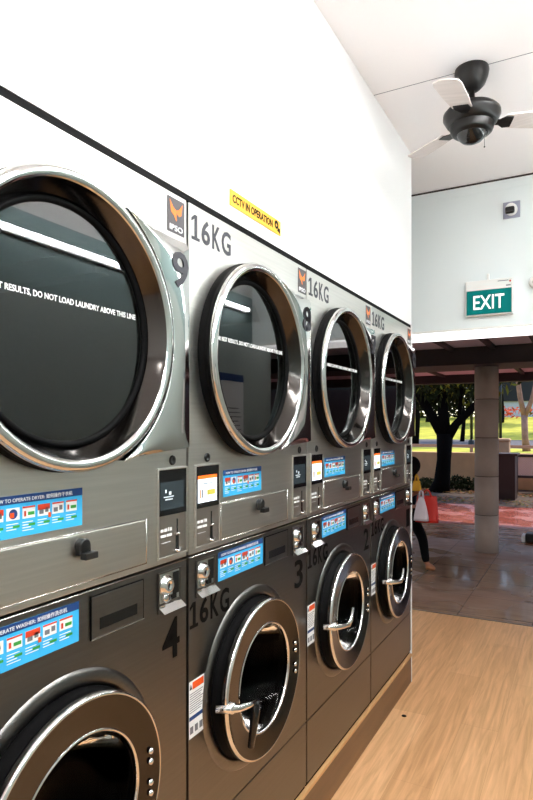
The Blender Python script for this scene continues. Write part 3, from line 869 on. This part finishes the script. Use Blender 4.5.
def column(x, y, lab):
    r = empty('concrete_column', (x, y, 0))
    tag(r, lab, 'column', 'round columns of the walkway')
    R_ = 0.148
    js = [0.48, 0.98, 1.48, 1.98]
    pr = [(-.003, 0), (-.003, R_)]
    for j in js: pr += [(j - .006, R_), (j - .004, R_ - .006), (j + .004, R_ - .006), (j + .006, R_)]
    pr += [(2.399, R_), (2.399, 0)]
    MB((x, y, 0)).use('concrete').lathe(pr, (x, y), axis='z', n=40).build('shaft', r)
    for j in js: MB((x, y, 0)).use('groove').lathe([(j - .004, R_ - .0055), (j + .004, R_ - .0055)], (x, y), axis='z', n=40).build('joint_band', r)
column(-0.158, 8.22, 'round grey concrete column standing on the walkway, jointed in drums')

# garden wall, rail, planting
tag(MB((0, 16.6, 0)).use('gardenwall').box(-16, 1.2, 16.6, 16.85, 0, 0.93).build('garden_wall', bevel=.01), 'low tan garden wall behind the dark tree', 'garden wall')
r = empty('street_rail', (0, 17.6, 0.8))
tag(r, 'long pale horizontal rail above the garden wall', 'railing')
MB((0, 17.6, .8)).use('pinkrail').box(-16, 14, 17.6, 17.68, 1.04, 1.12).build('top_rail', r)
for k in range(16):
    MB((0, 17.6, .8)).use('pinkrail').box(-15.9 + 2 * k, -15.82 + 2 * k, 17.6, 17.68, .79, 1.04).build('post', r)

def leaves(mb, centre, rad, n, size, seed=0, droop=0.0, flat=False):
    rnd = random.Random(seed)
    for _ in range(n):
        while True:
            p = Vector((rnd.uniform(-1, 1), rnd.uniform(-1, 1), rnd.uniform(-1, 1)))
            if p.length <= 1: break
        c = Vector((centre[0] + p.x * rad[0], centre[1] + p.y * rad[1], centre[2] + p.z * rad[2]))
        a = Vector((rnd.gauss(0, 1), rnd.gauss(0, 1), rnd.gauss(0, 1) - droop)).normalized()
        if flat: a.z *= .15; a.normalize()
        b = a.cross(Vector((rnd.gauss(0, 1), rnd.gauss(0, 1), rnd.gauss(0, 1)))).normalized()
        if flat: b = a.cross(Vector((rnd.gauss(0, .2), rnd.gauss(0, .2), 1))).normalized()
        s = size * rnd.uniform(.6, 1.3)
        mb.add([c - a * s, c + b * s * .35, c + a * s, c - b * s * .35], [(0, 1, 2, 3)])
    return mb

def PXY(u, Y):
    """ground x of a point seen in column u at distance Y along the street axis"""
    a = (u - 266.5) / FPX
    dx = a * math.cos(THETA) - math.sin(THETA); dy = a * math.sin(THETA) + math.cos(THETA)
    return CAMX + Y / dy * dx

# dark tree in the planting bed
TY = 15.2
tx = PXY(444, TY)
r = empty('dark_tree', (tx, TY, 0))
tag(r, 'big dark forked tree standing before the tan garden wall', 'tree')
t = MB((tx, TY, 0)).use('bark')
t.tube([(tx - .12, TY, -.02), (tx - .05, TY, .25), (tx, TY, .8), (tx + .02, TY, 1.45)], [.27, .2, .17, .2], 14)
t.tube([(tx + .02, TY, 1.35), (tx - .3, TY, 1.9), (tx - .65, TY, 2.5), (tx - 1.0, TY, 3.3)], [.15, .12, .1, .07], 10)
t.tube([(tx + .02, TY, 1.35), (tx - .02, TY, 2.0), (tx - .05, TY, 2.8), (tx + .1, TY, 3.8)], [.16, .13, .12, .08], 10)
t.tube([(tx + .04, TY, 1.3), (tx + .3, TY, 1.7), (tx + .75, TY, 2.15), (tx + 1.3, TY, 2.9)], [.14, .1, .09, .06], 10)
t.tube([(tx + .35, TY, 1.75), (tx + .4, TY + .1, 2.4), (tx + .5, TY, 3.2)], [.05, .05, .04], 8)
t.build('trunk', r)
f = MB((tx, TY, 0)).use('leaf')
leaves(f, (tx - .4, TY + .3, 3.5), (1.9, 1.4, 1.35), 2600, .10, 3, 1.2)
leaves(f, (tx + 1.2, TY + .2, 3.7), (1.5, 1.3, 1.1), 1500, .10, 4, 1.2)
leaves(f, (tx - .2, TY + .3, 2.75), (1.5, .8, .75), 1300, .09, 5, 2.5)
f.use('leaf2'); leaves(f, (tx + .5, TY - .2, 3.3), (1.7, 1.2, 1.1), 500, .09, 6, 1.5)
f.build('foliage', r, fix=False)

# pale street tree
TY = 21.0
tx = PXY(525, TY)
r = empty('pale_tree', (tx, TY, .83))
tag(r, 'slender pale-barked forked tree growing on the far lawn', 'tree')
t = MB((tx, TY, .83)).use('bark2')
t.tube([(tx + .05, TY, .8), (tx, TY, 1.3), (tx - .02, TY, 2.0)], [.13, .1, .1], 10)
t.tube([(tx - .02, TY, 1.95), (tx - .15, TY, 2.6), (tx - .25, TY, 3.5), (tx - .2, TY, 4.6)], [.09, .08, .07, .05], 10)
t.tube([(tx, TY, 1.95), (tx + .2, TY, 2.5), (tx + .4, TY, 3.4), (tx + .6, TY, 4.6)], [.08, .07, .06, .04], 10)
t.build('trunk', r)
f = MB((tx, TY, .83)).use('leaf2')
leaves(f, (tx, TY, 4.6), (1.7, 1.3, 1.3), 1600, .12, 8, .5)
f.build('foliage', r, fix=False)

# trees behind the lawn, left of the column
for i, (u, Y, tr, cz, rad, lf, lab) in enumerate(((415, 24, .16, 3.9, 1.6, 'leaf2', 'olive-leaved tree farther back, left of the dark tree'), (462, 30, .12, 4.4, 1.8, 'leaf', 'thin-trunked tree farther back, between dark tree and column'), (500, 46, .3, 7.2, 2.6, 'leaf', 'tall dark tree far behind the lawn, right of the column'), (428, 47, .3, 7.0, 2.6, 'leaf', 'wide tree far behind the lawn, behind the dark tree'), (395, 38, .3, 6.2, 2.6, 'leaf2', 'broad tree far off behind the last machine'), (545, 38, .3, 6.6, 2.6, 'leaf', 'tree far off at the right edge of the picture'))):
    tx = PXY(u, Y); zb = .85 if Y < 33 else 1.5
    r = empty('lawn_tree', (tx, Y, zb)); tag(r, lab, 'tree', 'trees on the far lawn')
    MB((tx, Y, zb)).use('bark').tube([(tx, Y, zb - .05), (tx + .1, Y, zb + 1.2), (tx - .1, Y, cz)], [tr, tr * .7, tr * .4], 8).build('trunk', r)
    f = MB((tx, Y, zb)).use(lf); leaves(f, (tx, Y, cz), (rad * 1.2, rad, rad * .85), 2200, .13 * Y / 25, 20 + i, .8); f.build('foliage', r, fix=False)

# leaf litter and low shrubs in the bed
f = MB().use('leaf_dry')
rnd = random.Random(11)
for k in range(1500):
    x = rnd.uniform(-5, .6); y = rnd.uniform(13.05, 14.1) if k % 2 else rnd.uniform(14.9, 15.6); a = rnd.uniform(0, 6.28); s = rnd.uniform(.03, .06)
    z = rnd.uniform(.004, .03)
    f.use('leaf_dry' if k % 3 else 'leaf2')
    f.add([(x - s * math.cos(a), y - s * math.sin(a), z), (x + s * .5 * math.sin(a), y - s * .5 * math.cos(a), z + .015), (x + s * math.cos(a), y + s * math.sin(a), z + .005), (x - s * .5 * math.sin(a), y + s * .5 * math.cos(a), z + .01)], [(0, 1, 2, 3)])
tag(f.build('leaf_litter', fix=False), 'dry brown leaves scattered over the planting bed', 'leaves', kind='stuff')
for i, (u, Y, h_, lab) in enumerate(((428, 15.9, .3, 'low dark shrub left of the dark tree trunk'), (456, 15.7, .42, 'low dark shrub right of the dark tree trunk'), (471.5, 15.9, .36, 'low dark shrub beside the concrete column, at the wall'))):
    tx = PXY(u, Y)
    f = MB((tx, Y, 0)).use('leaf'); leaves(f, (tx, Y, h_ * .45), (.30, .3, h_ * .5), 420, .055, 40 + i, -.4)
    tag(f.build('low_shrub', fix=False), lab, 'shrub', 'shrubs along the garden wall')

# brown cabinet, stone post, lattice fence, on the right of the column
X0, X1 = PXY(497.5, 14.2), PXY(516, 14.2)
r = empty('litter_cabinet', ((X0 + X1) / 2, 14.2, 0))
tag(r, 'tall dark brown cabinet standing right behind the concrete column', 'cabinet')
MB(r.location[:]).use('brownmetal').box(X0 + .02, X1 - .02, 14.2, 14.75, 0, .98).build('body', r, loc=(0, 0, 0))
MB(r.location[:]).use('brownmetal').box(X0, X1 + .03, 14.17, 14.78, .98, 1.03).build('lid', r, bevel=.005, loc=(0, 0, 0))
xp = PXY(503.5, 16.2)
r = empty('stone_post', (xp, 16.2, 0)); tag(r, 'tan stone post with rounded cap behind the brown cabinet', 'post')
MB((xp, 16.2, 0)).use('stone').box(xp - .15, xp + .15, 16.05, 16.35, 0, 1.24).build('shaft', r, bevel=.02)
MB((xp, 16.2, 0)).use('stone').box(xp - .17, xp + .17, 16.03, 16.37, 1.24, 1.33).build('cap', r, bevel=.04)
X0 = PXY(518, 16.0)
r = empty('lattice_fence', (X0, 16, 0)); tag(r, 'pale lattice fence panel with dark rails at the right edge', 'fence')
l = MB((X0, 16, 0)).use('lattice')
for k in range(-9, 42):
    for sgn in (1, -1):
        xa = X0 + k * .06; za, zb = .42, .88; xb = xa + .46
        if xa < X0: za += X0 - xa; xa = X0
        if xb > X0 + 2.4: zb -= xb - X0 - 2.4; xb = X0 + 2.4
        if zb - za < .03: continue
        if sgn < 0: za, zb = 1.30 - za, 1.30 - zb
        ya = 16.0 + (0 if sgn > 0 else .012); d = .009
        q = [(xa, za - d), (xa, za + d), (xb, zb + d), (xb, zb - d)]
        l.add([(u, ya, v) for u, v in q] + [(u, ya + .01, v) for u, v in q], [(0, 1, 2, 3), (7, 6, 5, 4), (0, 4, 5, 1), (1, 5, 6, 2), (2, 6, 7, 3), (3, 7, 4, 0)])
l.build('lattice', r)
for z in (.36, .88): MB((X0, 16, 0)).use('brownmetal').box(X0 - .06, X0 + 2.5, 15.98, 16.06, z, z + .06).build('rail', r)
for x in (X0 - .06, X0 + 2.45): MB((X0, 16, 0)).use('brownmetal').box(x, x + .06, 15.98, 16.06, 0, .94).build('post', r)

# added dark screen out of view, darkening reflections in the far machines
mb = MB().use('brownmetal').box(0.75, 12, 13.3, 13.45, 0, 2.5); struct(mb, 'wall_added_dark_screen')

# black poles
for u, Y, lab in ((500.5, 23.2, 'thin black pole right of the concrete column'), (471.5, 23.2, 'thin black pole left of the concrete column')):
    tx = PXY(u, Y)
    r = empty('black_pole', (tx, Y, .85)); tag(r, lab, 'pole', 'black poles on the lawn edge')
    MB((tx, Y, .85)).use('black').lathe([(.84, .14), (1.1, .12), (1.16, .05)], (tx, Y), axis='z', n=14).build('base', r)
    MB((tx, Y, .85)).use('black').tube([(tx, Y, 1.1), (tx, Y, 4.6)], .05, 10).build('shaft', r)

# flower hedge and far building
f = MB((0, 50, 2.2)).use('leaf2'); 
rnd = random.Random(5)
for k in range(36):
    x = PXY(484, 50) + k * 1.25
    f.use('flower' if k % 3 else 'leaf2')
    leaves(f, (x, 50 + rnd.uniform(-.5, .5), 2.75), (1.1, .7, .5), 60, .2, 100 + k)
tag(f.build('flower_hedge', fix=False), 'long orange flowering hedge at the top of the lawn', 'hedge')
f = MB((-25, 53, 2.3)).use('leaf')
rnd = random.Random(9)
xr = PXY(486, 53)
for k in range(34):
    x = xr - 1 - k * 1.6
    f.use('leaf' if k % 3 else 'leaf2')
    leaves(f, (x, 53 + rnd.uniform(-.6, .6), 5.6 + rnd.uniform(-.4, .6)), (2.1, 1.0, 4.3), 460, .42, 200 + k)
tag(f.build('tall_hedge', fix=False), 'tall dark hedge of trees closing the lawn behind the dark forked tree', 'hedge')
BX0 = PXY(488, 58)
r = empty('far_building', (0, 58, 2.5)); tag(r, 'long low building beyond the lawn with a white band', 'building')
MB((0, 58, 2.5)).use('bldg_white').box(BX0, 45, 58, 68, 2.4, 3.95).build('lower_wall', r)
MB((0, 58, 2.5)).use('bldg_dark').box(BX0, 45, 57.8, 68, 3.95, 6.9).build('dark_storey', r)
MB((0, 58, 2.5)).use('bldg_red').box(BX0, 45, 57.0, 68, 6.9, 7.2).build('eaves', r)
MB((0, 58, 2.5)).use('bldg_dark').box(BX0, 45, 57.4, 68, 7.2, 9.5).build('roof', r)

# low black block on the walkway at right edge
bx, by = PXY(529, 9.1), 9.1
r = empty('wheel_stop', (bx, by, 0)); tag(r, 'low black block with a white painted-in reflection at one end lying on the walkway, right', 'kerb block')
MB((bx, by, 0)).use('black').box(bx - .05, bx + .9, by, by + .22, -.004, .12).build('block', r, bevel=.02)
MB((bx, by, 0)).use('white').box(bx - .10, bx - .051, by, by + .22, -.004, .09).build('white_reflection', r, bevel=.01)  # white block stands in for pale reflections on the dark object

# ------------------------------------------------------------------ person
def skin(name, joints, edges, parent, m, org, sub=2):
    me = bpy.data.meshes.new(name)
    names = list(joints)
    me.from_pydata([tuple(joints[k][0][i] - org[i] for i in range(3)) for k in names], [(names.index(a), names.index(b)) for a, b in edges], [])
    me.materials.append(M[m])
    o = bpy.data.objects.new(name, me); COL.objects.link(o); o.parent = parent
    md = o.modifiers.new('skin', 'SKIN')
    if not me.skin_vertices: 
        bm = bmesh.new(); bm.from_mesh(me); bm.verts.layers.skin.verify(); bm.to_mesh(me); bm.free()
    for i, k in enumerate(names):
        rr = joints[k][1]
        me.skin_vertices[0].data[i].radius = rr if hasattr(rr, '__len__') else (rr, rr)
    me.skin_vertices[0].data[0].use_root = True
    md.use_smooth_shade = True
    s = o.modifiers.new('sub', 'SUBSURF'); s.levels = sub; s.render_levels = sub
    return o
# she walks to the right: local forward = +x, left side = +y
PY = 6.85
px = PXY(408.5, PY)
K = 0.81
org = (px, PY, 0)
r = empty('person', org)
tag(r, 'person in dark clothes walking past the shop, carrying two bags', 'person')
def J(x, y, z, rad): return ((px + x * K, PY + y * K, z * K), tuple(v * K for v in rad) if hasattr(rad, '__len__') else rad * K)
body = {
 'pelvis': J(0, 0, .84, (.125, .10)), 'waist': J(.01, 0, .98, (.105, .085)), 'chest': J(.02, 0, 1.17, (.125, .10)), 'neck0': J(.025, 0, 1.30, (.06, .055)), 'neck': J(.04, 0, 1.37, (.045, .045)),
 'sr': J(.03, -.16, 1.255, .05), 'er': J(.06, -.21, 1.04, .036), 'wr': J(.22, -.22, 1.12, .026), 'hr': J(.27, -.22, 1.13, (.032, .02)),
 'sl': J(.02, .16, 1.255, .05), 'el': J(-.06, .2, 1.03, .036), 'wl': J(-.06, .2, .83, .026), 'hl': J(-.05, .2, .76, (.032, .02)),
 'hipr': J(.04, -.08, .78, .085), 'kr': J(.22, -.08, .45, .058), 'ar': J(.27, -.08, .10, .038), 'tr': J(.39, -.08, .03, .030),
 'hipl': J(-.02, .08, .78, .085), 'kl': J(-.06, .08, .43, .055), 'al': J(-.30, .08, .16, .035), 'tl': J(-.22, .08, .04, .028),
}
E_ = [('pelvis', 'waist'), ('waist', 'chest'), ('chest', 'neck0'), ('neck0', 'neck'), ('chest', 'sr'), ('sr', 'er'), ('er', 'wr'), ('wr', 'hr'), ('chest', 'sl'), ('sl', 'el'), ('el', 'wl'), ('wl', 'hl'),
      ('pelvis', 'hipr'), ('hipr', 'kr'), ('kr', 'ar'), ('ar', 'tr'), ('pelvis', 'hipl'), ('hipl', 'kl'), ('kl', 'al'), ('al', 'tl')]
skin('body', body, E_, r, 'skin', org)
def grow(keys, g): return {k: (body[k][0], tuple(v + g for v in (body[k][1] if hasattr(body[k][1], '__len__') else (body[k][1],) * 2))) for k in keys}
ks = ['pelvis', 'waist', 'chest', 'neck0', 'sr', 'er', 'sl', 'el']
skin('shirt', grow(ks, .014), [e for e in E_ if e[0] in ks and e[1] in ks], r, 'topcloth', org)
ks = ['pelvis', 'hipr', 'kr', 'ar', 'hipl', 'kl', 'al']
skin('trousers', grow(ks, .012), [e for e in E_ if e[0] in ks and e[1] in ks], r, 'trousers', org)
# head with face
# the head is turned away from the shop, so its face looks towards +y
hx0, hy0, hz0 = px + .045, PY + .01, 1.165
h = MB(org).use('skin').ball((hx0, hy0, hz0), .088, 20, (.84, .96, 1.16))
h.ball((hx0, hy0 + .088, hz0 - .015), .016, 8, (.8, 1, 1.3)).ball((hx0 - .074, hy0, hz0 - .01), .018, 8, (.4, .7, 1.3)).ball((hx0 + .074, hy0, hz0 - .01), .018, 8, (.4, .7, 1.3))
h.ball((hx0, hy0 + .055, hz0 - .075), .032, 10, (1.1, .9, .7))
hd = h.build('head', r)
g = MB(org).use('whiteplastic').ball((hx0 - .03, hy0 + .076, hz0 + .005), .011, 8).ball((hx0 + .03, hy0 + .076, hz0 + .005), .011, 8)
g.use('hair').ball((hx0 - .03, hy0 + .084, hz0 + .005), .0055, 8).ball((hx0 + .03, hy0 + .084, hz0 + .005), .0055, 8); g.build('eyes', hd)
MB(org).use('red').ball((hx0, hy0 + .082, hz0 - .05), .016, 8, (1.2, .5, .4)).build('mouth', hd)
MB(org).use('hair').ball((hx0, hy0 - .018, hz0 + .012), .098, 20, (.95, .95, 1.08)).ball((hx0, hy0 - .045, hz0 - .06), .06, 12, (1.15, .7, 1.2)).build('hair', hd)
for (jx, jy, jz, jn, pit) in ((0, 0, 0, 'ar', 0), (0, 0, 0, 'al', 1)):
    t_ = body['tr' if jn == 'ar' else 'tl'][0]; a_ = body[jn][0]
    skin('shoe', {'h': ((a_[0] - .015, a_[1], a_[2] - .036), .036), 'm': (((a_[0] + t_[0]) / 2, a_[1], (a_[2] - .04 + t_[2]) / 2 + .005), (.038, .034)), 't': ((t_[0] + .01, t_[1], t_[2] + .004), (.034, .024))}, [('h', 'm'), ('m', 't')], r, 'shoe', org)
# fingers, curled round the bag handles
for side, hy, hx, hz in ((-1, -.22 * K, .27 * K, 1.13 * K), (1, .2 * K, -.05 * K, .76 * K)):
    for k in range(4):
        fx = hx + (.022 if side < 0 else 0); y_ = hy + (k - 1.5) * .015
        ln = (.030, .034, .032, .026)[k]
        m = MB(org).use('skin').tube([(px + hx + .012, PY + y_, hz), (px + hx + .03, PY + y_, hz - .008), (px + hx + .034, PY + y_, hz - .008 - ln * .6), (px + hx + .018, PY + y_, hz - .012 - ln * .8)], [.0085, .0085, .008, .006], 8)
        m.build('finger', r)
    MB(org).use('skin').tube([(px + hx - .005, PY + hy - .02, hz), (px + hx + .015, PY + hy - .034, hz - .012), (px + hx + .03, PY + hy - .026, hz - .03)], [.010, .0095, .007], 8).build('thumb', r)

# the bags she carries
def bag(name, cx, cy, zt, w_, d_, h_, mt, lab, cat, soft):
    o_ = (cx, cy, zt - h_)
    r2 = empty(name, o_); tag(r2, lab, cat)
    m = MB(o_).use(mt)
    rows = []
    N = 20
    for i in range(9):
        t = i / 8
        ww = w_ * (.5 * (1 - soft * (t ** 1.6)) ) ; dd = d_ * (.5 - .32 * t)
        z = zt - h_ + h_ * t
        rows.append([(cx + ww * math.copysign(abs(math.cos(a)) ** .6, math.cos(a)), cy + dd * math.copysign(abs(math.sin(a)) ** .6, math.sin(a)), z) for a in [2 * PI * k / N for k in range(N)]])
    pts = [p for q in rows for p in q]
    fs = [(i * N + k, i * N + (k + 1) % N, (i + 1) * N + (k + 1) % N, (i + 1) * N + k) for i in range(8) for k in range(N)] + [tuple(range(N - 1, -1, -1))]
    m.add(pts, fs, True).build('bag_body', r2)
    for s_ in (-1, 1):
        MB(o_).use(mt).tube([(cx - w_ * .22 * (1 - soft * .6), cy + s_ * d_ * .15, zt - .01), (cx - w_ * .1, cy + s_ * d_ * .1, zt + .05), (cx, cy, zt + .07), (cx + w_ * .1, cy + s_ * d_ * .1, zt + .05), (cx + w_ * .22 * (1 - soft * .6), cy + s_ * d_ * .15, zt - .01)], .008, 8).build('strap', r2)
    return r2
bag('red_tote_bag', px + .262, PY - .215, .86, .25, .10, .29, 'redbag', 'red tote bag hanging from the hand of the walking person', 'bag', .15)
bag('plastic_carrier_bag', px + .225, PY - .325, .86, .16, .08, .26, 'whitebag', 'white plastic bag carried in front of the red bag', 'bag', .7)
bag('yellow_pouch', px + .17, PY - .30, 1.03, .10, .07, .11, 'yellowcloth', 'small yellow pouch above the red bag of the walking person', 'pouch', .3)
